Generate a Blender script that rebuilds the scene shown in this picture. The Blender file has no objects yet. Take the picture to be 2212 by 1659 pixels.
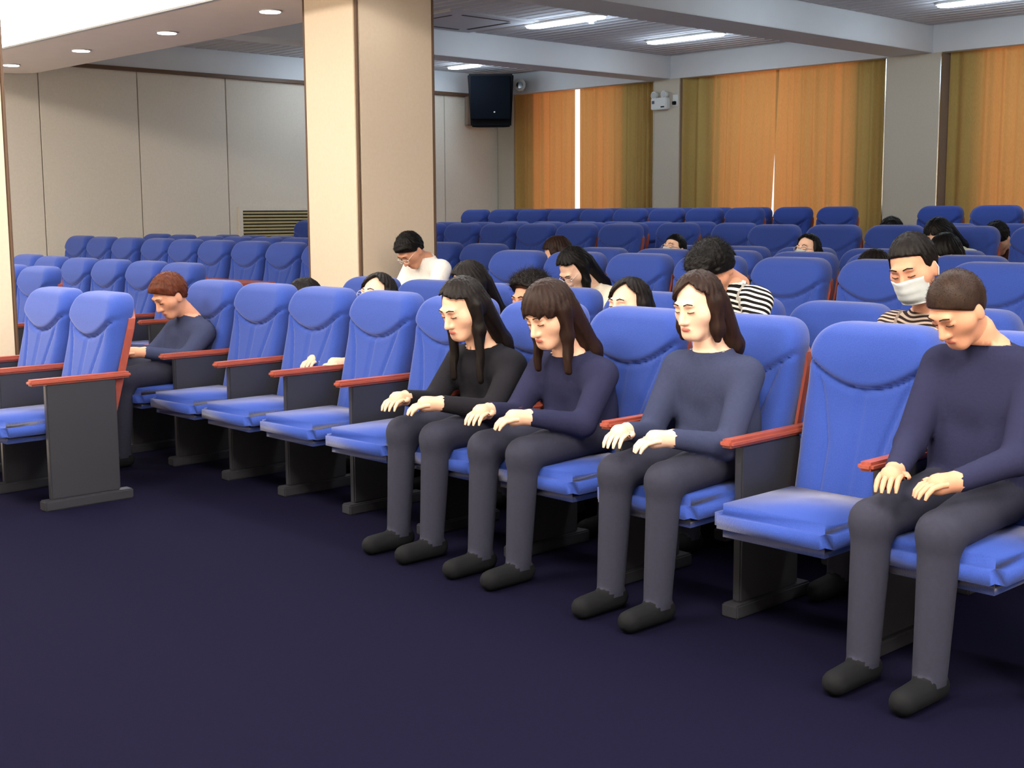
import bpy, bmesh, math, random
import numpy as np
from mathutils import Vector, Matrix
random.seed(7)
rng = np.random.default_rng(7)
SC = bpy.context.scene
COL = SC.collection

# ------------------------------------------------------------------ camera, world, lights, exposure
# axes: +X towards the curtained window wall, +Y towards the beige panelled wall, Z up, front floor at 0
EYE = 1.43
cam = bpy.data.cameras.new('camera'); cam.sensor_width = 36; cam.lens = 2793.9 / 2212 * 36
cam.clip_start = .05; cam.clip_end = 200
co = bpy.data.objects.new('camera', cam); COL.objects.link(co)
yaw, pitch, roll = 0.7608, -0.132555, -0.005746
fw = Vector((math.sin(yaw)*math.cos(pitch), math.cos(yaw)*math.cos(pitch), math.sin(pitch)))
rt = fw.cross(Vector((0, 0, 1))).normalized(); up = rt.cross(fw)
r2 = rt*math.cos(roll) + up*math.sin(roll); u2 = up*math.cos(roll) - rt*math.sin(roll)
M = Matrix.Identity(4)
for i in range(3):
    M[i][0] = r2[i]; M[i][1] = u2[i]; M[i][2] = -fw[i]
M.translation = (0, 0, EYE)
co.matrix_world = M
SC.camera = co

SC.view_settings.view_transform = 'Standard'; SC.view_settings.look = 'None'
SC.view_settings.gamma = 1; SC.view_settings.use_curve_mapping = False
SC.view_settings.exposure = 0.6
SC.cycles.use_denoising = True
SC.cycles.max_bounces = 8
SC.cycles.sample_clamp_indirect = 6

w = bpy.data.worlds.new('world'); SC.world = w; w.use_nodes = True
bg = w.node_tree.nodes['Background']; bg.inputs[0].default_value = (.95, .97, 1, 1); bg.inputs[1].default_value = 1.12

def area(name, loc, rot, sx, sy, power, color):
    l = bpy.data.lights.new(name, 'AREA'); l.shape = 'RECTANGLE'; l.size = sx; l.size_y = sy
    l.energy = power; l.color = color
    o = bpy.data.objects.new(name, l); COL.objects.link(o); o.location = loc; o.rotation_euler = rot
    return o
# warm stage lights in the raised ceiling over the front of the hall
for y, pw in ((-2.6, 470), (.8, 370), (4.4, 240), (7.6, 200), (10.8, 330)):
    area('stage_lamp', (1.2, y, 3.90), (0, math.radians(-10), 0), 1.8, 1.8, pw*.98, (1, .885, .76))
# cool tube lamps' light (the tubes themselves are built with the ceiling)
TUBES = [(x, y) for x in (10.07, 12.07) for y in (2.4, 6.03, 9.74, 13.25)]
for x, y in TUBES:
    for dy in (-.37, 0, .37):
        l = bpy.data.lights.new('tube_light', 'POINT'); l.energy = 4.4; l.color = (.70, .86, 1); l.shadow_soft_size = .09
        o = bpy.data.objects.new('tube_light', l); COL.objects.link(o); o.location = (x, y+dy, EYE+1.86)
DOWN = [13.42, 11.82, 10.2, 8.62, 7.0, 5.4, 3.8]
for y in DOWN:
    area('downlight_lamp', (5.68, y, EYE+1.52), (0, 0, 0), .14, .14, 26, (1, .95, .86))

# ------------------------------------------------------------------ materials
MATS = {}
def lin(c):
    return tuple(((v/255)/12.92 if v/255 <= .04045 else ((v/255+.055)/1.055)**2.4) for v in c)
def mat(name, col, rough=.8, noise=0.0, nscale=60, metal=0, spec=.3, bump=0, sheen=0, emit=None, estr=0, stretch=None):
    if name in MATS: return MATS[name]
    m = bpy.data.materials.new(name); m.use_nodes = True; nt = m.node_tree; b = nt.nodes['Principled BSDF']
    c = (*lin(col), 1)
    b.inputs['Base Color'].default_value = c; b.inputs['Roughness'].default_value = rough
    b.inputs['Metallic'].default_value = metal; b.inputs['Specular IOR Level'].default_value = spec
    if sheen:
        b.inputs['Sheen Weight'].default_value = sheen; b.inputs['Sheen Roughness'].default_value = .5
    if emit:
        b.inputs['Emission Color'].default_value = (*emit, 1); b.inputs['Emission Strength'].default_value = estr
    if noise or bump:
        tc = nt.nodes.new('ShaderNodeTexCoord'); mp = nt.nodes.new('ShaderNodeMapping')
        nt.links.new(tc.outputs['Object'], mp.inputs[0])
        if stretch: mp.inputs['Scale'].default_value = stretch
        n = nt.nodes.new('ShaderNodeTexNoise'); n.inputs['Scale'].default_value = nscale; n.inputs['Detail'].default_value = 4
        nt.links.new(mp.outputs[0], n.inputs['Vector'])
        if noise:
            mr = nt.nodes.new('ShaderNodeMapRange'); mr.inputs[1].default_value = .25; mr.inputs[2].default_value = .75
            mr.inputs[3].default_value = 1-noise; mr.inputs[4].default_value = 1+noise
            nt.links.new(n.outputs[0], mr.inputs[0])
            vm = nt.nodes.new('ShaderNodeVectorMath'); vm.operation = 'SCALE'; vm.inputs[0].default_value = c[:3]
            nt.links.new(mr.outputs[0], vm.inputs['Scale']); nt.links.new(vm.outputs[0], b.inputs['Base Color'])
        if bump:
            bp = nt.nodes.new('ShaderNodeBump'); bp.inputs['Strength'].default_value = bump; bp.inputs['Distance'].default_value = .004
            nt.links.new(n.outputs[0], bp.inputs['Height']); nt.links.new(bp.outputs[0], b.inputs['Normal'])
    MATS[name] = m; return m

m_floor = mat('navy_carpet', (15, 14, 33), .95, .15, 90, spec=.03)
m_wall = mat('beige_panel', (214, 208, 196), .7, .035, 40, spec=.2)
m_pillar = mat('beige_cladding', (214, 199, 178), .62, .03, 40, spec=.25)
m_pier = mat('pale_cladding', (190, 184, 170), .7, .03, 40, spec=.2)
m_brown = mat('brown_trim', (96, 74, 58), .45)
m_dark = mat('dark_recess', (58, 50, 46), .8)
m_white = mat('white_plaster', (205, 209, 214), .85, .02, 5)
m_soffit = mat('soffit_paint', (228, 217, 209), .85, .02, 5)
m_slat = mat('ceiling_slat_paint', (186, 186, 192), .85, spec=.1)
m_void = mat('ceiling_void', (70, 68, 72), .9)
m_blue = mat('blue_fabric', (48, 72, 150), .95, .12, 220, bump=.25, sheen=.22, spec=.1)
m_red = mat('red_brown_wood', (146, 72, 58), .42, .15, 14, spec=.4, stretch=(1, 6, 1))
m_grey = mat('grey_metal', (70, 72, 80), .4, metal=.6)
m_chrome = mat('chrome', (215, 215, 215), .2, metal=1)
m_black = mat('black_plastic', (17, 19, 23), .8, spec=.15)
m_grillcloth = mat('speaker_grille_cloth', (15, 18, 24), 1, .3, 200, spec=0)
m_plastic = mat('white_plastic', (214, 218, 218), .45)
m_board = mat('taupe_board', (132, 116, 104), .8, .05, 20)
m_slatwood = mat('grille_slat_wood', (170, 158, 118), .5, .06, 20)
m_lens = mat('dark_lens', (14, 14, 18), .1, spec=.6)
m_tube = mat('tube_diffuser', (255, 255, 255), .5, emit=(.96, .98, 1), estr=6)
m_down = mat('downlight_lens', (255, 255, 255), .5, emit=(1, .97, .92), estr=9)
m_glow_fascia = mat('glowing_fascia_paint', (255, 255, 255), .5, emit=(1, .995, .97), estr=6)  # emission stands in for strong light falling on the white fascia
m_silver = mat('lamp_rim', (190, 190, 190), .4, metal=.5)

def curtain_mat():
    m = bpy.data.materials.new('mustard_curtain'); m.use_nodes = True; nt = m.node_tree
    for n in list(nt.nodes): nt.nodes.remove(n)
    out = nt.nodes.new('ShaderNodeOutputMaterial'); mix = nt.nodes.new('ShaderNodeMixShader')
    d = nt.nodes.new('ShaderNodeBsdfDiffuse'); t = nt.nodes.new('ShaderNodeBsdfTranslucent')
    tc = nt.nodes.new('ShaderNodeTexCoord'); n = nt.nodes.new('ShaderNodeTexNoise'); mp = nt.nodes.new('ShaderNodeMapping')
    mp.inputs['Scale'].default_value = (1, 1, .25); n.inputs['Scale'].default_value = 120
    nt.links.new(tc.outputs['Object'], mp.inputs[0]); nt.links.new(mp.outputs[0], n.inputs['Vector'])
    mr = nt.nodes.new('ShaderNodeMapRange'); mr.inputs[3].default_value = .85; mr.inputs[4].default_value = 1.12
    nt.links.new(n.outputs[0], mr.inputs[0])
    for sh, c in ((d, (.56, .43, .15)), (t, (.84, .215, .06))):
        v = nt.nodes.new('ShaderNodeVectorMath'); v.operation = 'SCALE'; v.inputs[0].default_value = c
        nt.links.new(mr.outputs[0], v.inputs['Scale']); nt.links.new(v.outputs[0], sh.inputs['Color'])
    n2 = nt.nodes.new('ShaderNodeTexNoise'); mp2 = nt.nodes.new('ShaderNodeMapping'); mp2.inputs['Scale'].default_value = (0, 7, .05); n2.inputs['Scale'].default_value = 1.6; n2.inputs['Detail'].default_value = 3
    nt.links.new(tc.outputs['Object'], mp2.inputs[0]); nt.links.new(mp2.outputs[0], n2.inputs['Vector'])
    mr2 = nt.nodes.new('ShaderNodeMapRange'); mr2.inputs[1].default_value = .3; mr2.inputs[2].default_value = .7; mr2.inputs[3].default_value = .22; mr2.inputs[4].default_value = .38
    nt.links.new(n2.outputs[0], mr2.inputs[0]); nt.links.new(mr2.outputs[0], mix.inputs[0])
    nt.links.new(d.outputs[0], mix.inputs[1]); nt.links.new(t.outputs[0], mix.inputs[2]); nt.links.new(mix.outputs[0], out.inputs[0])
    return m
m_curtain = curtain_mat()

def glass_mat():
    m = bpy.data.materials.new('window_glass'); m.use_nodes = True; nt = m.node_tree
    for n in list(nt.nodes): nt.nodes.remove(n)
    out = nt.nodes.new('ShaderNodeOutputMaterial'); mix = nt.nodes.new('ShaderNodeMixShader')
    t = nt.nodes.new('ShaderNodeBsdfTransparent'); g = nt.nodes.new('ShaderNodeBsdfGlossy'); g.inputs['Roughness'].default_value = .02
    mix.inputs[0].default_value = .06
    nt.links.new(t.outputs[0], mix.inputs[1]); nt.links.new(g.outputs[0], mix.inputs[2]); nt.links.new(mix.outputs[0], out.inputs[0])
    return m
m_glass = glass_mat()

def hair_mat(name, col):
    return mat(name, col, .5, .4, 60, spec=.16, bump=.25, stretch=(1, 1, .3))
m_skin = mat('skin', (220, 174, 148), .55, .04, 30, spec=.3)
m_skin2 = mat('tanned_skin', (202, 146, 118), .55, .04, 30, spec=.3)
m_skin3 = mat('fair_skin', (226, 186, 162), .55, .04, 30, spec=.3)
m_lip = mat('lips', (188, 108, 98), .5)
m_maskm = mat('mask_cloth', (230, 239, 241), .9, .03, 60)
m_eyew = mat('eye_dark', (40, 26, 22), .3)

def stripe_mat(name, c0, c1, freq, duty, direction):
    m = bpy.data.materials.new(name); m.use_nodes = True; nt = m.node_tree; b = nt.nodes['Principled BSDF']
    b.inputs['Roughness'].default_value = .9; b.inputs['Specular IOR Level'].default_value = .1
    at = nt.nodes.new('ShaderNodeAttribute'); at.attribute_name = 'stripe'
    ml = nt.nodes.new('ShaderNodeMath'); ml.operation = 'MULTIPLY'; ml.inputs[1].default_value = freq
    fr = nt.nodes.new('ShaderNodeMath'); fr.operation = 'FRACT'; gt = nt.nodes.new('ShaderNodeMath'); gt.operation = 'GREATER_THAN'
    gt.inputs[1].default_value = duty
    mx = nt.nodes.new('ShaderNodeMix'); mx.data_type = 'RGBA'
    mx.inputs[6].default_value = (*lin(c0), 1); mx.inputs[7].default_value = (*lin(c1), 1)
    nt.links.new(at.outputs['Fac'], ml.inputs[0]); nt.links.new(ml.outputs[0], fr.inputs[0]); nt.links.new(fr.outputs[0], gt.inputs[0])
    nt.links.new(gt.outputs[0], mx.inputs[0]); nt.links.new(mx.outputs[2], b.inputs['Base Color'])
    return m

# ------------------------------------------------------------------ mesh helpers
def box(bm, x0, x1, y0, y1, z0, z1, rot=None, origin=None):
    vs = [bm.verts.new((x, y, z)) for x in (x0, x1) for y in (y0, y1) for z in (z0, z1)]
    q = [(0, 1, 3, 2), (4, 6, 7, 5), (0, 4, 5, 1), (2, 3, 7, 6), (0, 2, 6, 4), (1, 5, 7, 3)]
    fs = [bm.faces.new([vs[i] for i in f]) for f in q]
    if rot is not None:
        bmesh.ops.rotate(bm, verts=vs, cent=origin or (0, 0, 0), matrix=rot)
    return vs
def cyl(bm, c, r, h, axis='z', n=24, r2_=None):
    mt = Matrix.Translation(c)
    if axis == 'x': mt = mt @ Matrix.Rotation(math.pi/2, 4, 'Y')
    if axis == 'y': mt = mt @ Matrix.Rotation(-math.pi/2, 4, 'X')
    return bmesh.ops.create_cone(bm, cap_ends=True, segments=n, radius1=r, radius2=r if r2_ is None else r2_, depth=h, matrix=mt)['verts']
def mesh_of(bm, m, name, bevel=0, smooth=False):
    if bevel:
        bmesh.ops.bevel(bm, geom=list(bm.edges), offset=bevel, segments=2, affect='EDGES', clamp_overlap=True)
    bmesh.ops.recalc_face_normals(bm, faces=bm.faces)
    me = bpy.data.meshes.new(name); bm.to_mesh(me); bm.free()
    for x in (m if isinstance(m, (list, tuple)) else [m]): me.materials.append(x)
    if smooth: me.polygons.foreach_set('use_smooth', [True]*len(me.polygons))
    return me
def link(name, me, parent=None, loc=None):
    o = bpy.data.objects.new(name, me); COL.objects.link(o)
    if parent: o.parent = parent
    if loc: o.location = loc
    return o
def obj(name, bm, m, parent=None, bevel=0, smooth=False, loc=None):
    return link(name, mesh_of(bm, m, name, bevel, smooth), parent, loc)
def B(*a, **k):
    bm = bmesh.new(); box(bm, *a, **k); return bm
def struct(name, bm, m, parent=None, bevel=0):
    o = obj(name, bm, m, parent, bevel)
    if parent is None: o['kind'] = 'structure'
    return o
def tag(o, label, cat, group=None):
    o['label'] = label; o['category'] = cat
    if group: o['group'] = group
    return o
def thing(name, label, cat, loc=(0, 0, 0), rz=0, group=None):
    o = bpy.data.objects.new(name, None); COL.objects.link(o); o.location = loc; o.rotation_euler = (0, 0, rz); o.empty_display_size = .1
    return tag(o, label, cat, group)
Z = EYE

# ------------------------------------------------------------------ room shell
WY, WX = 14.47, 13.5
struct('floor', B(-3.2, 14.2, -4.2, 14.7, -.2, 0), m_floor)
m_bounce = mat('pale_bounce_floor', (226, 214, 200), .5, .08, 4)  # unseen pale floor, added to bounce light up to soffit and ceiling
m_tier = mat('pale_grey_terrazzo', (172, 168, 164), .5, .10, 120)
struct('floor', B(-3.2, 1.1, -4.2, 14.45, 0, .10), m_bounce, bevel=.01)  # platform added out of view as a light reflector
struct('floor', B(1.1, 2.6, 7.3, 14.45, 0, .10), m_bounce, bevel=.01)  # side extension, also out of view, added for more bounce
def tier(x0, x1, y0, y1, z):
    o = struct('floor', B(x0, x1, y0, y1, 0, z), m_tier, bevel=.008)
tier(5.36, 8.6, -4, 8.9, .134); tier(5.36, 8.6, 8.9, 14.45, .165)
tier(4.15, 5.36, 8.5, 14.45, .033)
tier(8.6, 11.22, -4, 14.45, .283)
tier(11.22, 13.78, -4, 14.45, .435)
# beige panelled wall with seams
wl = struct('wall_left', B(-3.2, 14.2, WY+.03, WY+.25, 0, Z+2.6), m_dark)
xs = [13.68, 12.456, 11.249, 10.042, 8.841, 7.639, 6.427, 5.22, 4.01, 2.8, 1.6, .4, -.8, -2.0, -3.1]
for a, b in zip(xs[1:], xs[:-1]):
    obj('wall_panel', B(a+.006, b-.006, WY, WY+.04, 0, Z+1.69), m_wall, wl, bevel=.004)
tr = struct('trim_1', B(6.0, 13.5, WY-.07, WY+.03, Z+1.672, Z+1.715), m_brown)
tr = struct('trim_2', B(6.0, 13.5, WY-.05, WY+.03, Z+1.715, Z+2.1), m_white)
struct('wall_front', B(-3.2, -3.0, -4.2, 14.7, 0, Z+2.7), m_wall)
struct('wall_right', B(-3.2, 14.2, -4.2, -4.0, 0, Z+2.7), m_wall)
# window wall: openings behind the curtains
WINS = [(12.19, 14.03), (8.50, 10.54), (5.75, 6.95)]
wb = struct('wall_back', B(13.765, 14.2, -4.2, 14.7, 0, Z-.75), m_pier)
ys = [-4.2]
for a, b in sorted(WINS): ys += [a, b]
ys.append(14.7)
for i in range(0, len(ys), 2):
    obj('wall_pier', B(13.765, 14.2, ys[i], ys[i+1], Z-.75, Z+2.7), m_pier, wb)
obj('wall_lintel', B(13.766, 14.199, -4.2, 14.7, Z+1.95, Z+2.7), m_pier, wb)
for k, (a, b) in enumerate(WINS):
    bm = bmesh.new()
    for y in (a, a+.3*(b-a)-.025, b-.05): box(bm, 13.86, 13.92, y, y+.05, Z-.75, Z+1.95)
    for z in (Z-.75, Z+1.9): box(bm, 13.86, 13.92, a, b, z, z+.05)
    wn = struct('window_%d' % (k+1), bm, m_plastic)
    obj('pane', B(13.885, 13.895, a+.05, a+.3*(b-a)-.025, Z-.7, Z+1.9), m_glass, wn)
    obj('pane', B(13.885, 13.895, a+.3*(b-a)+.025, b-.05, Z-.7, Z+1.9), m_glass, wn)
# perimeter beam above the curtains, ceiling, cross beams
struct('ceiling_beam', B(WX, 13.63, -4.1, 14.45, Z+1.715, Z+2.2), m_white)
for y0, y1 in ((7.40, 7.93), (11.13, 11.53), (3.72, 4.2)):
    struct('ceiling_beam', B(6.23, WX, y0, y1, Z+1.715, Z+2.2), m_white, bevel=.006)
ce = struct('ceiling', B(6.1, 14.2, -4.2, 14.7, Z+2.16, Z+2.7), m_void)
slat = mesh_of(B(-.0625, .0625, -.5, .5, 0, .022), m_slat, 'slat', bevel=.004)
AC = (8.72, 9.92, 10.0, 11.1)
x = 6.33
while x < WX-.05:
    for y0, y1 in ((11.55, WY-.07), (7.95, 11.11), (4.22, 7.38), (-4, 3.7)):
        segs = [(y0, y1)]
        if y0 == 7.95 and AC[0]-.06 < x < AC[1]+.06: segs = [(y0, AC[2])]
        for a, b in segs:
            o = link('slat', slat, ce); o.location = (x, (a+b)/2, Z+2.0); o.scale = (1, b-a, 1)
    x += .1515
# soffit with rounded end over the front of the hall
bm = bmesh.new()
pts = [(5.14, -4.0), (6.22, -4.0)]
R_ = .32
for k in range(9):
    a = k/8*math.pi/2
    pts.append((6.22-R_+R_*math.cos(a), 14.27-R_+R_*math.sin(a)))
pts += [(5.14, 14.27)]
lo = [bm.verts.new((p[0], p[1], Z+1.53)) for p in pts]; hi = [bm.verts.new((p[0], p[1], Z+2.2)) for p in pts]
bm.faces.new(lo); bm.faces.new(hi[::-1])
for i in range(len(pts)):
    j = (i+1) % len(pts); bm.faces.new((lo[i], lo[j], hi[j], hi[i]))
so = struct('ceiling_soffit', bm, m_soffit)
struct('ceiling_front', B(-3.2, 6.1, -4.2, 14.7, Z+2.5, Z+2.7), m_white)
lp = thing('lit_fascia', 'brightly lit white fascia, glow built in, along the inner edge of the lowered soffit', 'fascia', (5.10, 5.0, Z+1.53))
obj('glowing_face', B(-.005, .02, -8.9, 9.2, .012, .93), m_glow_fascia, lp)  # fascia face, no lamp; its brightness is put in as emission
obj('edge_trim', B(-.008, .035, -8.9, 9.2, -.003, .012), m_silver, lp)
# columns (clad, with brown corner trims)
def column(x0, x1, y0, y1, z1, name='column'):
    c = struct(name, B(x0+.02, x1-.02, y0+.02, y1-.02, 0, z1), m_brown)
    t = .028
    obj('cladding_panel', B(x0+t, x1-t, y0, y0+.03, 0, z1), m_pillar, c, bevel=.004)
    obj('cladding_panel', B(x0, x0+.03, y0+t, y1-t, 0, z1), m_pillar, c, bevel=.004)
    obj('cladding_panel', B(x0+t, x1-t, y1-.03, y1, 0, z1), m_pillar, c, bevel=.004)
    obj('cladding_panel', B(x1-.03, x1, y0+t, y1-t, 0, z1), m_pillar, c, bevel=.004)
    for cx, cy in ((x0, y0), (x1, y0), (x0, y1), (x1, y1)):
        bm = bmesh.new(); cyl(bm, (min(max(cx, x0+.012), x1-.012), min(max(cy, y0+.012), y1-.012), z1/2), .012, z1, n=10)
        obj('corner_trim', bm, m_brown, c)
    return c
column(5.57, 6.285, 7.40, 8.045, Z+1.53)
column(2.72, 3.30, 7.90, 8.45, Z+2.5)
# window pillars
for y0, y1 in ((7.293, 7.965), (10.98, 11.41), (14.12, 14.46)):
    c = struct('wall_pillar', B(WX, 13.80, y0, y1, 0, Z+1.715), m_pier, bevel=.003)
    if y1 < 14:
        for y in (y0, y1): obj('corner_trim', B(WX-.006, WX+.014, y-.006, y+.006, .4, Z+1.70), m_chrome if y1 < 9 else m_pier, c)
    obj('side_cladding', B(WX+.02, 13.79, y0-.004, y0, .4, Z+1.71), m_board, c)

# ------------------------------------------------------------------ curtains
def curtain(y0, y1, stacks, label, skew=(0, 0), bulge=0, hem=None):
    """hanging cloth between y0 < y1; stacks = [(ya, yb)] zones of tight folds"""
    n = int((y1-y0)/.012); ph = random.random()*9; col = []
    x = 0; yv = np.linspace(y0, y1, n+1); phase = np.zeros(n+1)
    fr = np.full(n+1, .19); am = np.full(n+1, .022); ctr = np.zeros(n+1)
    for ya, yb in stacks:
        s = 1/(1+np.exp(-(yv-ya)/.03)) * 1/(1+np.exp((yv-yb)/.03))
        fr = fr*(1-s) + .12*s; am = am*(1-s) + .062*s; ctr = ctr - .035*s
    jit = 1 + .35*np.sin(yv*3.1+ph) + .2*np.sin(yv*7.7+ph*2)
    phase = np.cumsum(2*math.pi*(yv[1]-yv[0])/(fr*jit)) + ph
    off = am*(np.sin(phase)+.35*np.sin(2*phase+.8)) * (.7+.4*np.sin(yv*5+ph))
    off = off*np.minimum(1, np.minimum(yv-y0, y1-yv)/.06+.05)
    off = off + ctr
    zs = np.linspace(.46, Z+1.85, 9)
    bm = bmesh.new(); grid = []
    for j, z in enumerate(zs):
        t = j/8
        row = []
        for i in range(n+1):
            s = (yv[i]-y0)/(y1-y0)
            y = yv[i] + (skew[0]*(1-s)+skew[1]*s)*t
            row.append(bm.verts.new((13.705+off[i]*(1-.25*t)-bulge*math.exp(-((yv[i]-y1)/.07)**2), y, z)))
        grid.append(row)
    for j in range(8):
        for i in range(n): bm.faces.new((grid[j][i], grid[j][i+1], grid[j+1][i+1], grid[j+1][i]))
    o = obj('curtain', bm, m_curtain, smooth=True)
    if hem:
        bm = bmesh.new(); g = [[bm.verts.new((13.725, y, z)) for y in np.linspace(hem[0], hem[1], 4)] for z in (.46, Z+1.85)]
        for i in range(3): bm.faces.new((g[0][i], g[0][i+1], g[1][i+1], g[1][i]))
        obj('folded_hem', bm, m_curtain, o)
    return tag(o, label, 'curtain', 'mustard curtains over the windows')
curtain(13.05, 14.118, [(13.98, 14.2)], 'orange glowing curtain nearest the black corner loudspeaker', bulge=.15, hem=(13.90, 14.0))
curtain(11.42, 12.955, [(11.40, 12.1)], 'orange glowing curtain with olive folds left of the emergency lamp')
curtain(9.684, 11.0, [(10.82, 11.05)], 'wide mustard curtain with olive edge right of the emergency lamp', (-.126, 0), .12)
curtain(7.975, 9.606, [(7.9, 8.45)], 'orange curtain with olive folds beside the pale window pillar', (0.0, .005))
curtain(5.5, 7.28, [(7.2, 7.4)], 'olive and orange curtain at right of the pale window pillar')

# ------------------------------------------------------------------ seats
def build_seat():
    P = []
    tilt = .275
    # backrest: front grid with crease grooves, rounded outline, closed behind
    W, zb, zt, r, th = .243, .43, 1.03, .105, .118
    nu, nv = 46, 60
    def outline(z):
        if z > zt-r: return W - r*.95 + .95*math.sqrt(max(r*r-(z-(zt-r))**2, 0))
        return W - .018*max(0, (.75-z))/.3
    bm = bmesh.new(); F = []; K = []
    for j in range(nv+1):
        tt = j/nv; z = zb + (zt-zb)*(1-(1-tt)**1.25)
        wz = outline(z); rf = []; rb = []
        for i in range(nu+1):
            s = 2*i/nu-1; s = math.copysign(abs(s)**.8, s)
            y = s*wz
            edge = max(0, 1-abs(s))*wz; top = max(0, zt-z)
            rnd = .045
            d = 0
            for e in (edge, top):
                if e < rnd: d += rnd-math.sqrt(max(rnd*rnd-(rnd-e)**2, 0))
            d = min(d, .075)
            # U-shaped crease under the headrest, centre seam and two side arcs
            zu = zt-.225+.085*(abs(y)/.22)**2.0
            g = math.exp(-((z-zu)/.011)**2)*.024
            puff = .018*math.exp(-((z-(zt-.11))/.09)**2)
            if z > zu: puff += .009
            if z < zu:
                g += math.exp(-(y/.009)**2)*.011*min(1, (zu-z)/.02)
                arc = .21-.10*min(1, max(0, (zu+.0-z))/.22)**.6
                g += math.exp(-((abs(y)-arc)/.010)**2)*.014*min(1, (zu-z)/.03)
            xx = d+g-puff - (z-zt)*0
            sh = -(zt-z)*tilt
            rf.append(bm.verts.new((xx+sh, y, z)))
            rb.append(bm.verts.new((th-d*.5+sh, y*.985, z)))
        F.append(rf); K.append(rb)
    for j in range(nv):
        for i in range(nu):
            bm.faces.new((F[j][i], F[j][i+1], F[j+1][i+1], F[j+1][i]))
            bm.faces.new((K[j][i], K[j+1][i], K[j+1][i+1], K[j][i+1]))
        bm.faces.new((F[j][0], F[j+1][0], K[j+1][0], K[j][0])); bm.faces.new((F[j][nu], K[j][nu], K[j+1][nu], F[j+1][nu]))
    for i in range(nu):
        bm.faces.new((F[0][i], K[0][i], K[0][i+1], F[0][i+1])); bm.faces.new((F[nv][i], F[nv][i+1], K[nv][i+1], K[nv][i]))
    P.append(('backrest', mesh_of(bm, m_blue, 'backrest', smooth=True)))
    # moulded wooden back shell, its edges wrap the sides of the cushion
    bm = bmesh.new()
    prof = []
    n = 12
    for j in range(n+1):
        z = .34 + (.955-.34)*j/n
        wv = .253 - .05*max(0, (z-.86)/.095)**2
        sh = -(zt-z)*tilt
        prof.append([(sh+.085, -wv, z), (sh+.125, -wv*.97, z), (sh+.142, 0, z), (sh+.125, wv*.97, z), (sh+.085, wv, z),
                     (sh+.085, wv-.012, z), (sh+.112, wv*.9, z), (sh+.122, 0, z), (sh+.112, -wv*.9, z), (sh+.085, -wv+.012, z)])
    g = [[bm.verts.new(p) for p in row] for row in prof]
    for j in range(n):
        for i in range(10): bm.faces.new((g[j][i], g[j][(i+1) % 10], g[j+1][(i+1) % 10], g[j+1][i]))
    bm.faces.new(g[0][::-1]); bm.faces.new(g[n])
    P.append(('back_shell', mesh_of(bm, m_red, 'back_shell')))
    bm = bmesh.new(); box(bm, -.62, -.15, -.235, .235, .335, .45)
    me = mesh_of(bm, m_blue, 'seat_cushion', bevel=.035, smooth=True); P.append(('seat_cushion', me))
    def arm(y):
        bm = bmesh.new(); box(bm, -.50, .02, y-.028, y+.028, .615, .645)
        return mesh_of(bm, m_red, 'armrest', bevel=.01)
    def side(y):
        bm = bmesh.new(); box(bm, -.42, -.06, y-.018, y+.018, .05, .615); box(bm, -.46, .0, y-.035, y+.035, 0, .05)
        return mesh_of(bm, m_grey, 'side_panel', bevel=.006)
    P.append(('armrest', arm(-.279))); P.append(('side_panel', side(-.279)))
    E = [('armrest', arm(.279)), ('side_panel', side(.279))]
    return P, E
SEAT, SEAT_END = build_seat()
ORD = 'first second third fourth fifth sixth seventh eighth ninth tenth eleventh twelfth thirteenth fourteenth fifteenth sixteenth seventeenth eighteenth nineteenth twentieth twenty-first twenty-second twenty-third'.split()
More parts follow.
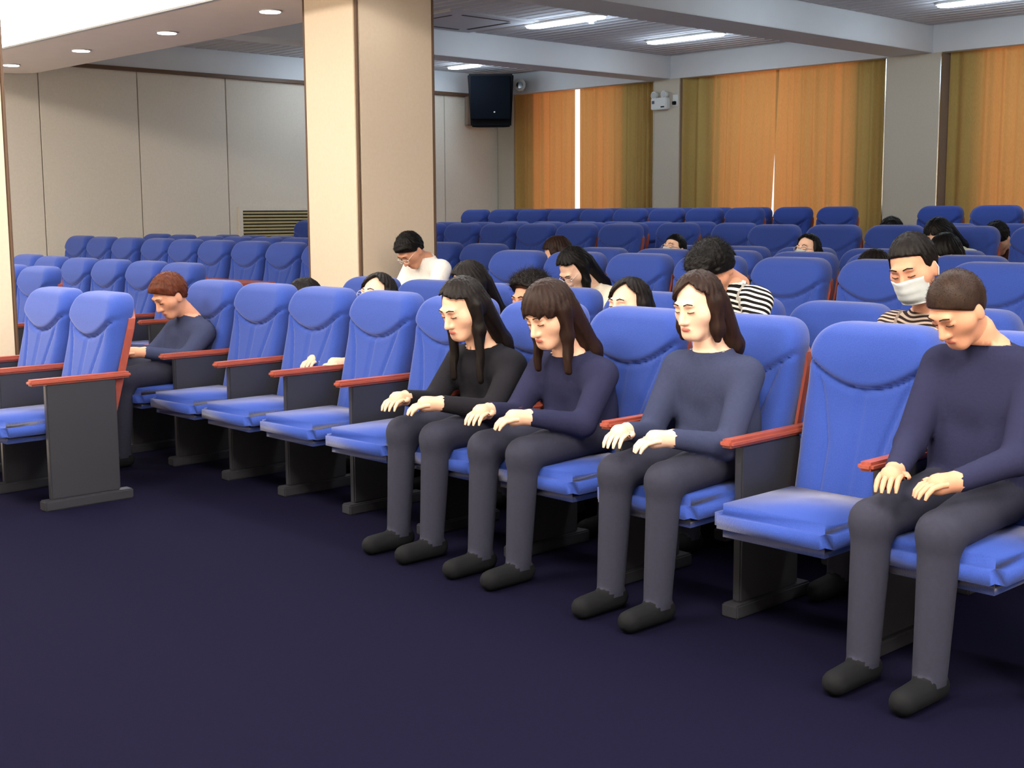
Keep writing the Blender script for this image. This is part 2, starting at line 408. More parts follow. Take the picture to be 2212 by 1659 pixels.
ROWS = [  # x of the backrest front, floor height of each span, seat centres along Y, phrase
    ('back row under the curtains', 12.64, [(13.06, .435), (12.5, .435), (11.95, .435), (11.39, .435), (10.83, .435), (10.27, .435), (9.72, .435), (9.16, .435), (8.6, .435), (8.02, .435), (6.78, .435), (6.2, .435), (5.62, .435)]),
    ('second row from the curtains', 11.81, [(13.12-.555*k, .43) for k in range(9)] + [(5.76, .435), (5.2, .435)]),
    ('third row from the curtains', 10.86, [(11.4, .283), (10.84, .283), (10.28, .283), (9.72, .283), (9.16, .283), (8.6, .283)]),
    ('fourth row from the curtains', 10.0, [(11.62, .283), (11.06, .283), (10.5, .283), (9.93, .283), (9.37, .283), (8.8, .283), (8.15, .283), (7.46, .283), (5.28, .283), (4.7, .283)]),
    ('fifth row from the curtains', 9.15, [(13.2, .31), (10.95, .28), (10.38, .28), (9.82, .28), (9.27, .28), (8.71, .28), (8.15, .28), (6.41, .28), (5.84, .28), (5.29, .28), (4.69, .275), (4.1, .275)]),
    ('sixth row from the curtains', 7.91, [(13.1, .155), (12.55, .155), (11.98, .15), (6.41, .134), (5.85, .134), (5.29, .134), (4.73, .134), (4.17, .134)]),
    ('seventh row from the curtains', 7.05, [(13.09, .18), (12.56, .175), (12.0, .165), (11.46, .165), (10.93, .165), (10.4, .165), (8.28, .15), (7.74, .145), (6.47, .134), (5.9, .134), (5.3, .134), (4.72, .134), (4.15, .134), (3.6, .134)]),
    ('eighth row from the curtains', 6.19, [(13.18, .172), (12.63, .168), (12.07, .165), (11.5, .162), (10.96, .160), (10.4, .158), (9.84, .156), (9.29, .154), (8.73, .15), (6.47, .134), (5.92, .134), (5.36, .134), (4.80, .134), (4.22, .134), (3.65, .134), (3.02, .134), (2.46, .134)]),
    ('ninth row from the curtains', 4.9, [(11.54, .04), (11.0, .035), (10.44, .033), (9.87, .033), (9.31, .033), (8.75, .033), (6.45, 0), (5.89, 0), (5.33, 0), (4.77, 0), (4.21, 0), (3.65, 0), (3.09, 0), (2.53, 0)]),
    ('tenth row from the curtains', 4.05, [(9.87, .02), (9.31, .02), (6.88, 0), (6.32, 0), (5.76, 0), (5.2, 0), (4.64, 0), (4.08, 0), (3.52, 0), (2.96, 0), (2.4, 0), (1.84, 0)]),
    ('row nearest the camera', 3.05, [(6.87, 0), (6.30, 0)]),
]
SLABS = []
for phrase, X, seats in ROWS:
    for k, (y, z) in enumerate(seats):
        t = thing('auditorium_seat', 'blue fabric auditorium seat, %s from the panelled wall in the %s' % (ORD[k], phrase), 'seat',
                  (X + random.uniform(-.012, .012), y, z), random.uniform(-.012, .012), 'blue auditorium seats, ' + phrase)
        for n, me in SEAT: link(n, me, t)
        if k == 0 or seats[k-1][0]-y > .75:
            for n, me in SEAT_END: link(n, me, t)

# red wooden desk before the eighth row
d = thing('row_desk', 'narrow red-brown wooden desk standing in the gap before the eighth row', 'desk', (5.42, 9.0, .033))
obj('desktop', B(-.19, .19, -.46, .44, .835, .868), m_red, d, bevel=.008)
obj('front_panel', B(-.16, -.14, -.42, .40, .12, .835), m_red, d)
for y in (-.42, .38): obj('side_panel', B(-.16, .16, y, y+.03, 0, .835), m_red, d)

# ------------------------------------------------------------------ ceiling fixtures
def stadium(L, Wd, h, seg=8):
    bm = bmesh.new(); pts = []
    for k in range(seg+1):
        a = k/seg*math.pi; pts.append((Wd/2*math.cos(a), L/2-Wd/2+Wd/2*math.sin(a)))
    for k in range(seg+1):
        a = math.pi+k/seg*math.pi; pts.append((Wd/2*math.cos(a), -L/2+Wd/2+Wd/2*math.sin(a)))
    lo = [bm.verts.new((x, y, 0)) for x, y in pts]; hi = [bm.verts.new((x, y, h)) for x, y in pts]
    bm.faces.new(lo); bm.faces.new(hi[::-1])
    for i in range(len(pts)):
        j = (i+1) % len(pts); bm.faces.new((lo[i], lo[j], hi[j], hi[i]))
    return bm
TL = {(10.07, 9.74): 'long white ceiling tube lamp nearest the big beige column', (12.07, 9.74): 'white ceiling tube lamp hanging above the wide middle curtain pair',
      (12.07, 13.25): 'white ceiling tube lamp near the black corner loudspeaker', (12.07, 6.03): 'white ceiling tube lamp above the window at the right picture edge'}
me_d2 = mesh_of(stadium(.58, .19, .05), m_tube, 'glowing_face'); me_h2 = mesh_of(stadium(.62, .23, .025), m_plastic, 'housing')
me_d = mesh_of(stadium(1.08, .19, .05), m_tube, 'glowing_face'); me_h = mesh_of(stadium(1.12, .23, .025), m_plastic, 'housing')
for x, y in TUBES:
    if (x, y) not in TL: lab = None
    lab = TL.get((x, y)) or {(10.07, 2.4): 'white ceiling tube lamp in the inner file, farthest from the panelled wall', (10.07, 6.03): 'white ceiling tube lamp in the inner file, just before the near cross beam', (10.07, 13.25): 'white ceiling tube lamp hidden behind the big beige column', (12.07, 2.4): 'white ceiling tube lamp in the window file, farthest from the panelled wall'}[(x, y)]
    kk = .5 if (x, y) == (12.07, 13.25) else 1
    t = thing('tube_lamp', lab, 'ceiling lamp', (x, y+(.34 if kk < 1 else 0), Z+1.962), 0, 'white ceiling tube lamps')
    link('glowing_face', me_d if kk == 1 else me_d2, t); link('housing', me_h if kk == 1 else me_h2, t, (0, 0, .016))
DL = ['nearest the panelled wall', 'second from the panelled wall', 'third from the panelled wall', 'beside the big beige column', 'first past the column', 'second past the column', 'third past the column']
for y, l in zip(DOWN, DL):
    t = thing('downlight', 'round white recessed downlight in the soffit, '+l, 'ceiling lamp', (5.68, y, Z+1.53), 0, 'round soffit downlights')
    bm = bmesh.new(); cyl(bm, (0, 0, -.004), .092, .012, n=28); obj('rim', bm, m_silver, t)
    bm = bmesh.new(); cyl(bm, (0, 0, -.011), .078, .006, n=28); obj('lens', bm, m_down, t)
# air conditioner cassette
t = thing('ceiling_air_conditioner', 'square pale air conditioner cassette in the slatted ceiling', 'air conditioner', ((AC[0]+AC[1])/2, 10.55, Z+1.985))
obj('panel', B(-.6, .6, -.54, .54, 0, .05), m_slat, t, bevel=.012)
for a in ((-.42, -.40, -.33, .33), (.38, .42, -.33, .33), (-.33, .33, -.42, -.39), (-.33, .33, .39, .42)):
    obj('air_slot', B(*a, -.004, .01), m_dark, t)
t = thing('smoke_detector', 'small white smoke detector beside a ceiling tube lamp', 'smoke detector', (10.28, 9.55, Z+1.975))
bm = bmesh.new(); cyl(bm, (0, 0, .012), .055, .03, n=20); obj('base', bm, m_plastic, t)
bm = bmesh.new(); cyl(bm, (0, 0, -.012), .03, .02, n=20); obj('sensor', bm, m_plastic, t)

# ------------------------------------------------------------------ wall fixtures
t = thing('taupe_rectangle', 'flat taupe rectangle on the wall behind the loudspeaker', 'board', (13.16, WY-.075, Z+1.26))
obj('board', B(-.32, .32, 0, .07, 0, .42), m_board, t, bevel=.005)  # plain taupe slab against the wall behind the loudspeaker
t = thing('loudspeaker', 'big black loudspeaker hung high in the corner by the curtains', 'loudspeaker', (12.80, 13.85, Z+1.19), math.radians(47))
bm = bmesh.new()
vs = [(-.2, -.29, 0), (-.2, .29, 0), (.22, .2, .02), (.22, -.2, .02), (-.28, -.33, .73), (-.28, .33, .73), (.2, .22, .73), (.2, -.22, .73)]
V = [bm.verts.new(v) for v in vs]
for f in ((0, 1, 2, 3), (4, 7, 6, 5), (0, 4, 5, 1), (1, 5, 6, 2), (2, 6, 7, 3), (3, 7, 4, 0)): bm.faces.new([V[i] for i in f])
obj('cabinet', bm, m_black, t, bevel=.02)
bm = bmesh.new(); box(bm, -.30, -.25, -.28, .28, .10, .70); obj('front_grille', bm, m_grillcloth, t, bevel=.008)
bm = bmesh.new(); cyl(bm, (-.304, -.05, .2), .012, .006, 'x', 12); obj('badge', bm, m_silver, t)
obj('wall_bracket', B(.16, .79, -.03, .03, .35, .41), m_black, t)
t = thing('security_camera', 'small white security camera beside the loudspeaker', 'camera', (WX-.10, 13.86, Z+1.83), math.radians(42))
obj('mount', B(-.05, .07, -.05, .05, -.08, .07), m_plastic, t, bevel=.012)
bm = bmesh.new(); cyl(bm, (-.10, -.0, -.01), .085, .12, 'x', 24, .075); obj('housing', bm, m_plastic, t, smooth=False)
bm = bmesh.new(); cyl(bm, (-.165, 0, -.015), .048, .03, 'x', 20); obj('lens', bm, m_lens, t)
t = thing('emergency_light', 'white twin-head emergency lamp on the narrow pillar between curtains', 'emergency light', (WX-.005, 11.26, Z+1.40))
obj('case', B(-.08, 0, -.135, .135, -.075, .075), m_plastic, t, bevel=.01)
obj('indicator', B(-.084, -.078, -.10, -.04, -.052, -.036), m_black, t)
obj('label_plate', B(-.084, -.078, .07, .11, .0, .04), m_grey, t)
for y in (-.07, .10):
    h = obj('lamp_head', (lambda b: (cyl(b, (-.04, y, .115), .048, .045, 'x', 24), b)[1])(bmesh.new()), m_plastic, t)
    bm = bmesh.new(); cyl(bm, (-.065, y, .115), .038, .006, 'x', 20); obj('lamp_glass', bm, mat('lamp_glass', (180, 184, 186), .15, spec=.6), h)
t = thing('wall_socket', 'white wall socket with black plug beside the emergency lamp', 'socket', (WX-.004, 11.03, Z+1.43))
obj('plate', B(-.012, 0, -.045, .045, -.075, .075), m_plastic, t, bevel=.003)
obj('plug', B(-.05, -.012, -.02, .03, -.055, -.01), m_black, t, bevel=.006)
# floor-level air grille in the panelled wall
t = thing('air_grille', 'horizontal slatted air return grille in the panelled wall', 'grille', (9.62, WY-.004, Z-.52))
bm = bmesh.new()
for a in ((-.66, .66, .55, .60), (-.66, .66, 0, .05), (-.66, -.60, .05, .55), (.60, .66, .05, .55)): box(bm, a[0], a[1], -.02, .01, a[2], a[3])
obj('frame', bm, m_wall, t); obj('dark_back', B(-.6, .6, -.002, .004, .05, .55), m_black, t)
for k in range(12):
    o = obj('slat', B(-.6, .6, -.022, -.004, .053+k*.0415, .053+k*.0415+.026), m_slatwood, t)

# ------------------------------------------------------------------ people (implicit surfaces meshed with surface nets)
def sell(P, c, r):
    q = P-np.array(c); r = np.array(r)
    k0 = np.sqrt(((q/r)**2).sum(-1)); k1 = np.sqrt(((q/(r*r))**2).sum(-1))+1e-9
    return k0*(k0-1)/k1
def caps(P, a, b, ra, rb):
    a = np.array(a, float); b = np.array(b, float); ab = b-a
    t = np.clip(((P-a)@ab)/(ab@ab+1e-12), 0, 1)
    return np.linalg.norm(P-a-t[..., None]*ab, axis=-1)-(ra+(rb-ra)*t)
def smin(a, b, k):
    h = np.clip(.5+.5*(b-a)/k, 0, 1)
    return b+(a-b)*h-k*h*(1-h)
def smax(a, b, k): return -smin(-a, -b, k)
def surfnet(fn, lo, hi, h):
    lo = np.array(lo, float); n = np.maximum(4, np.ceil((np.array(hi)-lo)/h).astype(int))+1
    ax = [lo[i]+h*np.arange(n[i]) for i in range(3)]
    G = np.stack(np.meshgrid(*ax, indexing='ij'), -1)
    V = fn(G)
    s = V < 0
    acc = np.zeros(tuple(n-1)+(3,)); cnt = np.zeros(tuple(n-1))
    corner = [(i, j, k) for i in (0, 1) for j in (0, 1) for k in (0, 1)]
    def sub(A, c): return A[c[0]:A.shape[0]-1+c[0], c[1]:A.shape[1]-1+c[1], c[2]:A.shape[2]-1+c[2]]
    for a in corner:
        for ax_ in range(3):
            if a[ax_]: continue
            b = list(a); b[ax_] = 1
            va, vb = sub(V, a), sub(V, b); m = (va < 0) != (vb < 0)
            t = np.where(m, va/(va-vb+1e-20), 0)
            p = np.zeros(acc.shape)
            for q in range(3): p[..., q] = a[q]
            p[..., ax_] += t
            acc += p*m[..., None]; cnt += m
    act = cnt > 0
    idx = -np.ones(act.shape, int); idx[act] = np.arange(act.sum())
    I = np.argwhere(act)
    verts = lo+h*(I+acc[act]/cnt[act][:, None])
    quads = []
    for ax_ in range(3):
        u, v = (ax_+1) % 3, (ax_+2) % 3
        sl0 = [slice(None)]*3; sl1 = [slice(None)]*3
        sl0[ax_] = slice(0, -1); sl1[ax_] = slice(1, None)
        A, Bs = s[tuple(sl0)], s[tuple(sl1)]
        E = np.argwhere(A != Bs)
        E = E[(E[:, u] > 0) & (E[:, v] > 0) & (E[:, u] < n[u]-1) & (E[:, v] < n[v]-1)]
        if not len(E): continue
        def at(du, dv):
            q = E.copy(); q[:, u] -= du; q[:, v] -= dv
            return idx[q[:, 0], q[:, 1], q[:, 2]]
        Q = np.stack([at(1, 1), at(0, 1), at(0, 0), at(1, 0)], -1)
        ins = A[E[:, 0], E[:, 1], E[:, 2]]
        Q[~ins] = Q[~ins][:, ::-1]
        quads.append(Q)
    Q = np.concatenate(quads); Q = Q[(Q >= 0).all(1)]
    return verts, Q
def np_mesh(name, verts, quads, mats, mi=None, attr=None):
    me = bpy.data.meshes.new(name)
    me.vertices.add(len(verts)); me.vertices.foreach_set('co', np.asarray(verts, np.float32).ravel())
    me.loops.add(quads.size); me.loops.foreach_set('vertex_index', quads.astype(np.int32).ravel())
    me.polygons.add(len(quads)); k = quads.shape[1]
    me.polygons.foreach_set('loop_start', np.arange(0, quads.size, k, dtype=np.int32))
    me.polygons.foreach_set('use_smooth', np.ones(len(quads), bool))
    for m in mats: me.materials.append(m)
    if mi is not None: me.polygons.foreach_set('material_index', mi.astype(np.int32))
    if attr is not None:
        a = me.attributes.new('stripe', 'FLOAT', 'POINT'); a.data.foreach_set('value', np.asarray(attr, np.float32))
    me.update(calc_edges=True); me.validate()
    return me

# head, local axes f (forward), l (left), u (up)
def head_sdf(P):
    d = sell(P, (-.012, 0, .028), (.094, .076, .096))
    d = smin(d, sell(P, (.018, 0, -.045), (.070, .060, .080)), .035)
    d = smin(d, caps(P, (.058, -.014, -.098), (.058, .014, -.098), .022, .022), .03)
    d = smin(d, caps(P, (.03, -.045, -.02), (.03, .045, -.02), .032, .032), .03)      # cheekbones
    d = smin(d, caps(P, (.082, -.035, .027), (.082, .035, .027), .011, .011), .02)    # brow
    d = smin(d, caps(P, (.088, 0, .01), (.106, 0, -.036), .008, .0125), .014)          # nose
    d = smin(d, caps(P, (.092, -.012, -.04), (.092, .012, -.04), .009, .009), .01)
    for s in (-1, 1):
        d = smax(d, -sell(P, (.098, s*.032, .006), (.016, .019, .012)), .012)          # eye sockets
        d = smin(d, sell(P, (.074, s*.032, .004), (.013, .016, .0125)), .006)          # lids
        d = smin(d, sell(P, (-.012, s*.079, -.012), (.02, .009, .032)), .008)          # ears
    d = smin(d, sell(P, (.083, 0, -.068), (.011, .023, .009)), .008)                   # lips
    d = smin(d, caps(P, (-.022, 0, -.07), (-.05, 0, -.20), .052, .058), .025)          # neck
    return d
HV, HQ = surfnet(head_sdf, (-.125, -.105, -.21), (.135, .105, .14), .0052)
HC = HV[HQ].mean(1)
HMI = np.where((sell(HC, (.086, 0, -.068), (.014, .022, .0085)) < 0), 4, 1)

def hair_sdf(style, down, seed, nape):
    ph = seed*1.7
    def fn(P):
        f, l, u = P[..., 0], P[..., 1], P[..., 2]
        th = {'short': .015, 'long': .017, 'parted': .017, 'bob': .017, 'bangs': .022, 'curly': .022, 'buzz': .010, 'fuzzy': .026, 'crop': .014}[style]
        d = sell(P, (-.014, 0, .03), (.096+th, .078+th, .097+th)) if style != 'crop' else sell(P, (-.016, 0, .030), (.096+.010, .078+.007, .097+.011))
        az = np.arctan2(l, f+.03); el = np.arctan2(u-.02, np.hypot(l, f+.02))
        if style in ('curly',):
            d = smin(d, sell(P, (.035, 0, .105), (.07, .075, .045)), .03)
            d += .004*np.sin(f*70+ph+3*np.sin(l*37+ph))*np.sin(l*83+1.3*ph+2.5*np.sin(u*43))*np.sin(u*66+ph+2*np.sin(f*51)) + .003*np.sin(f*150+l*97+3*np.sin(u*60))*np.sin(u*131+ph+2*np.sin(l*70))
        elif style == 'fuzzy':
            d = smin(d, sell(P, (.02, 0, .10), (.075, .07, .04)), .03)
            d += .006*np.sin(f*110+ph)*np.sin(l*100+ph)*np.sin(u*100) + .003*np.sin(f*230)*np.sin(l*210+ph)
        elif style == 'buzz':
            d += .0012*np.sin(f*400+ph)*np.sin(l*380)*np.sin(u*390)
        else:
            d += .0022*np.sin(26*az+3*np.sin(el*3+ph)) + .0015*np.sin(47*az+5*np.sin(el*4+2*ph))
            if style == 'short':
                d = smin(d, sell(P, (.038, .0, .084), (.056, .062, .030)), .02)
                d += .003*np.sin(f*130+60*l+ph)*np.sin(u*90)
        # keep only what lies behind the hairline
        if style in ('short', 'curly', 'buzz', 'fuzzy', 'crop'):
            line = (np.where(f > .034, .058+.40*(f-.034), .010+1.0*(f-.022))-u) if style == 'crop' else (.045+.62*(f-.022)-u) if style == 'fuzzy' else (.018+.80*(f-.022)-u)
            if style in ('short', 'buzz', 'crop'): line = np.maximum(line, -1)
            ear = .0
            d = smax(d, line*.78, .006)
            if style in ('short', 'buzz', 'crop'):
                d = smax(d, -(sell(P, (-.012, .095, -.02), (.03, .03, .04))), .006); d = smax(d, -(sell(P, (-.012, -.095, -.02), (.03, .03, .04))), .006)
        else:
            if style == 'bangs': hl = .028+.25*(np.abs(l)/.07)**2*0 - .012*np.sin(l*160+ph)
            elif style == 'parted': hl = .102-.32*np.abs(l)
            elif style == 'bob': hl = .114-.85*np.abs(l-.018)
            else: hl = .098-.34*np.abs(l+.015)
            face = np.maximum(u-hl*1.0, -1)             # >0 above hairline
            front = f-.026-.25*np.maximum(0, -u)*0
            cut = np.minimum(-face, front)              # cut where below the hairline and in front of the ears
            d = smax(d, cut, .006)
            if style == 'parted': d += .010*np.exp(-(l/.004)**2)*(u > .03)
            if style == 'long': d += .006*np.exp(-((l+.015)/.003)**2)*(u > .06)
            # falling hair
            dn = np.array(down)
            L = {'long': .34, 'parted': .40, 'bob': .16, 'bangs': .26}[style]
            for s in (-1, 1):
                a = np.array((-.012, s*.082, .02)); b = a+.12*(dn*.7+np.array((-.3, 0, -.7))*.3); c = b+(L-.12)*dn+np.array((0, s*.004, 0))
                e = smin(caps(P, a, b, .028, .026), caps(P, b, c, .026, .014), .02)
                e += .0022*np.sin(f*150+ph)*1+.0015*np.sin(l*210+ph)
                d = smin(d, e, .02)
            for s in (-.045, 0, .045):
                a = np.array((-.075, s, .0)); m_ = np.array(nape[0])+np.array((0, s*1.1, 0)); b = np.array(nape[1])+np.array((0, s*1.2, 0))
                e = smin(caps(P, a, m_, .045, .04), caps(P, m_, m_+(b-m_)*max(.05, (L-.14)/.2), .038, .022), .03)+.0022*np.sin(l*190+ph)+.0015*np.sin(l*330+f*60)
                d = smin(d, e, .02)
            d = smax(d, -(sell(P, (.075, 0, -.045), (.062, .060, .098))), .008)
        return d
    return fn

def person(Xh, Yh, ztop, pitch_d, rowx, floorz, hair, haircol, shirt, skin, label, yaw_d=0, tilt_d=0, scale=1.0, short=False, hv=1, glasses=None, mask=False,
           stripe=False, trousers=(40, 42, 58), stool=False, seathip=True, brows=True, sleeve=None, collar=None, torso=.50, hunch=None):
    th = math.radians(pitch_d); ya = math.radians(180+yaw_d); ti = math.radians(tilt_d)
    Fh = Vector((math.cos(ya), math.sin(ya), 0)); U = Vector((0, 0, 1)); Lh = U.cross(Fh)
    f = Fh*math.cos(th)-U*math.sin(th); u = Fh*math.sin(th)+U*math.cos(th); l = Lh.copy()
    l, u = l*math.cos(ti)+u*math.sin(ti), u*math.cos(ti)-l*math.sin(ti)
    base = Vector((rowx-.30, Yh, floorz)) if rowx else Vector((Xh, Yh, floorz))
    Rm = np.array([list(f), list(l), list(u)])*scale     # rows: local axes
    tth = {'buzz': .010, 'curly': .038, 'fuzzy': .034}.get(hair, .02)
    ext = math.sqrt(((.096+tth)*math.sin(th))**2+((.097+tth)*math.cos(th))**2)
    H = Vector((Xh, Yh, ztop+EYE-(ext*scale) - .028*math.cos(th)*scale))
    Hl = np.array(H-base)
    tow = lambda p: np.asarray(p)@Rm+Hl
    e = bpy.data.objects.new('person', None); COL.objects.link(e); e.location = base; e.empty_display_size = .1
    tag(e, label, 'person')
    # ---- body skeleton, relative to base
    nb = tow((-.05, 0, -.20)); nk = tow((-.035, 0, -.12))
    if hunch: nb = Hl+np.array((hunch[0], 0, -hunch[1]))*scale; nk = (nb+Hl)/2+np.array((0, 0, -.01))
    B0 = np.array((-1.0, 0, 0)); Bl = np.array((0, -1.0, 0))
    hipz = .54
    dz = nb[2]-hipz; hor = math.sqrt(max(torso**2-dz**2, .0064))
    hipx = nb[0]+hor
    if rowx: hipx = min(hipx, .30-.20)
    hip = np.array((hipx, nb[1]*.4, hipz))
    chest = hip*.38+nb*.62+np.array((.02, 0, .01)); sp = (nb-hip)/np.linalg.norm(nb-hip)
    belly = hip*.72+nb*.28+np.array((.015, 0, 0))
    shc = nb-sp*.05
    hw = .175*scale
    sh = [shc+Bl*hw*s-sp*.02 for s in (1, -1)]
    el, wr = [], []
    for k, s in enumerate((1, -1)):
        elb = sh[k]+B0*.14+np.array((0, 0, -.245))+Bl*s*.018
        elb[2] = max(elb[2], .60)
        wri = elb+B0*.215-Bl*s*.075; wri[2] = .645
        el.append(elb); wr.append(wri)
    knee = [hip+B0*.44+Bl*s*.11+np.array((0, 0, -.04)) for s in (1, -1)]
    ank = [k+B0*.03+np.array((0, 0, .085-k[2])) for k in knee]
    hips = [hip+Bl*s*.085 for s in (1, -1)]
    def cloth(P):
        d = caps(P, sh[0]-Bl*.04, sh[1]+Bl*.04, .068, .068)
        for s in (1, -1):
            d = smin(d, caps(P, chest+Bl*s*.075, belly+Bl*s*.07, .098, .088), .06)
            d = smin(d, caps(P, belly+Bl*s*.07, hip+Bl*s*.07, .09, .10), .06)
        d = smin(d, caps(P, nb-sp*.02, chest, .07, .10), .05)
        for k in (0, 1):
            if short:
                mid = sh[k]+(el[k]-sh[k])*.62
                d = smin(d, caps(P, sh[k], mid, .062, .062), .03)
            else:
                d = smin(d, caps(P, sh[k], el[k], .060, .050), .03)
                d = smin(d, caps(P, el[k], el[k]+(wr[k]-el[k])*.93, .048, .036), .02)
        return d
    def skinf(P):
        d = caps(P, nk, nb-sp*.04, .054, .062)
        for k in (0, 1):
            d = smin(d, caps(P, sh[k], el[k], .044, .040), .02)
            d = smin(d, caps(P, el[k], wr[k], .040, .028), .02)
            hd = (wr[k]-el[k]); hd = hd/np.linalg.norm(hd)*np.array((1, 1, .2))
            d = smin(d, caps(P, wr[k], wr[k]+hd*.075, .028, .034), .02)
        return d
    def trous(P):
        d = smin(caps(P, hips[0], knee[0], .088, .066), caps(P, hips[1], knee[1], .088, .066), .03)
        for k in (0, 1): d = smin(d, caps(P, knee[k], ank[k], .062, .05), .03)
        return d
    def shoe(P):
        d = 9
        for k in (0, 1): d = np.minimum(d, caps(P, ank[k]+np.array((.03, 0, -.04)), ank[k]+B0*.15+np.array((0, 0, -.045)), .045, .040))
        return d
    def body(P): return smin(smin(smin(cloth(P), skinf(P)*1.0, .008), trous(P), .015), shoe(P), .01)
    pts = np.array([*sh, *el, *wr, *knee, *ank, hip, nb, *hips])
    lo = pts.min(0)-.20; hi = pts.max(0)+.17; lo[2] = -.01
    V, Q = surfnet(body, lo, hi, .0125 if hv else .016)
    V[:, 2] = np.maximum(V[:, 2], 0)
    dcol = (V-nb)@sp-.012; near = (np.linalg.norm(V-nb, axis=1) < .13) & (np.abs(dcol) < .0085)
    V[near] -= sp*dcol[near][:, None]
    C = V[Q].mean(1)
    A = np.stack([cloth(C), skinf(C), trous(C), shoe(C)], -1)
    A[:, 0] -= .004
    mi = np.array([0, 1, 2, 3])[A.argmin(1)]
    cn = np.linalg.norm(C-nb, axis=1) < .125; dc = (C-nb)@sp-.012
    mi[cn & (dc > 0) & (skinf(C) < .02)] = 1; mi[cn & (dc <= 0)] = 0
    stripe_v = None
    if stripe:
        # stripe coordinate: along the spine on the trunk, along the arm on the sleeves
        t1 = (V-hip)@sp
        st = t1.copy(); best = caps(V, chest, hip, .16, .12)
        for k in (0, 1):
            ab = el[k]-sh[k]; L = np.linalg.norm(ab); q = V-sh[k]
            dd = caps(V, sh[k]+ab*.1, el[k], .06, .05); m = dd < best-.02
            st[m] = ((q@ab)/L)[m]
            ab2 = wr[k]-el[k]; dd2 = caps(V, el[k], wr[k], .045, .035); m2 = dd2 < np.minimum(best, dd)
            st[m2] = (((V-el[k])@ab2)/np.linalg.norm(ab2))[m2]
        stripe_v = st + .006*np.sin(V[:, 1]*40)
    # fingers: four unequal bent fingers and a thumb on each hand
    fv, fq = [], []
    def tube(pp, rr):
        off = sum(len(x) for x in fv); ring = []
        for i, (p, r) in enumerate(zip(pp, rr)):
            t = pp[min(i+1, len(pp)-1)]-pp[max(i-1, 0)]; t = t/np.linalg.norm(t)
            a = np.cross(t, (0, 0, 1.0)); a = a/(np.linalg.norm(a)+1e-9); b = np.cross(t, a)
            ring.append([p+r*(a*math.cos(x)+b*math.sin(x)) for x in np.arange(6)*math.pi/3])
        fv.append(np.array(ring).reshape(-1, 3))
        for i in range(len(pp)-1):
            for j in range(6):
                fq.append([off+i*6+j, off+i*6+(j+1) % 6, off+(i+1)*6+(j+1) % 6, off+(i+1)*6+j])
    for k, s in enumerate((1, -1)):
        hd = (wr[k]-el[k])*np.array((1, 1, 0)); hd /= np.linalg.norm(hd); sd = np.cross((0, 0, 1.0), hd)
        for j, L in enumerate((.058, .070, .075, .066)):
            o = wr[k]+hd*.085+sd*((j-1.5)*.019)*(1 if s > 0 else -1); dnv = np.array((0, 0, -1.0))
            tube([o-hd*.02, o, o+hd*L*.5-(-dnv)*.006, o+hd*L*.8+dnv*.022, o+hd*L*.92+dnv*.038], [.0095, .0092, .0086, .0078, .004])
        o = wr[k]+hd*.03+sd*(-.03 if s > 0 else .03)
        o2 = sd*(-1 if s > 0 else 1)
        tube([o-o2*.015, o+o2*.01+hd*.015, o+o2*.02+hd*.04, o+o2*.017+hd*.06], [.012, .0115, .0095, .005])
    FV = np.concatenate(fv); FQ = np.array(fq)
    HW = HV@Rm+Hl
    AV = np.concatenate([V, HW, FV]); AQ = np.concatenate([Q, HQ+len(V), FQ+len(V)+len(HV)])
    AM = np.concatenate([mi, HMI, np.ones(len(FQ), int)])
    tmat = mat('trousers_%d_%d_%d' % trousers, trousers, .9, .1, 80)
    att = None
    if stripe: att = np.concatenate([stripe_v, np.zeros(len(HW)+len(FV))])
    link('body', np_mesh('body', AV, AQ, [shirt, skin, tmat, m_black, m_lip], AM, att), e)
    # ---- hair
    dn = np.array((f.dot(-U), l.dot(-U), u.dot(-U)))
    dl = dn*.5
    toloc = lambda p: Rm@(np.asarray(p)-Hl)/scale**2
    nape = (toloc(nb+np.array((.075, 0, .02))), toloc(nb-sp*.17+np.array((.135, 0, 0))))
    lo = np.minimum(np.array((-.16, -.14, -.13)), np.minimum(np.array((-.12, -.13, -.02))+dl-.06, np.minimum(*nape)-.12)) if hair not in ('short', 'curly', 'buzz', 'fuzzy', 'crop') else np.array((-.15, -.13, -.13))
    hi = np.maximum(np.array((.15, .14, .18)), np.maximum(np.array((.03, .13, .02))+dl+.06, np.maximum(*nape)+.05)) if hair not in ('short', 'curly', 'buzz', 'fuzzy', 'crop') else np.array((.15, .13, .18))
    v, q = surfnet(hair_sdf(hair, dn, (len(label) % 7)+.3, nape), lo, hi, .0058 if hv else .007)
    hm = hair_mat('hair_%d_%d_%d' % haircol, haircol)
    ho = link('hair', np_mesh('hair', v@Rm+Hl, q, [hm]), e)
    if hair in ('fuzzy', 'curly', 'buzz', 'short'):
        # loose strands growing off the hair surface, as fine tapered three-sided spikes
        n = {'fuzzy': 2200, 'curly': 1500, 'buzz': 1400, 'short': 700, 'crop': 700}[hair]; L = {'fuzzy': .036, 'curly': .024, 'buzz': .007, 'short': .013, 'crop': .009}[hair]
        c = v[q].mean(1); nn = np.cross(v[q[:, 1]]-v[q[:, 0]], v[q[:, 2]]-v[q[:, 0]]); nn /= np.linalg.norm(nn, axis=1)[:, None]+1e-9
        pick = np.where((c[:, 2] > .0) & (nn[:, 2] > -.1))[0]; pick = rng.choice(pick, min(n, len(pick)), replace=False)
        p = c[pick]; d = nn[pick]+rng.normal(0, .5, (len(pick), 3)); d /= np.linalg.norm(d, axis=1)[:, None]
        a = np.cross(d, rng.normal(0, 1, (len(pick), 3))); a /= np.linalg.norm(a, axis=1)[:, None]; b = np.cross(d, a)
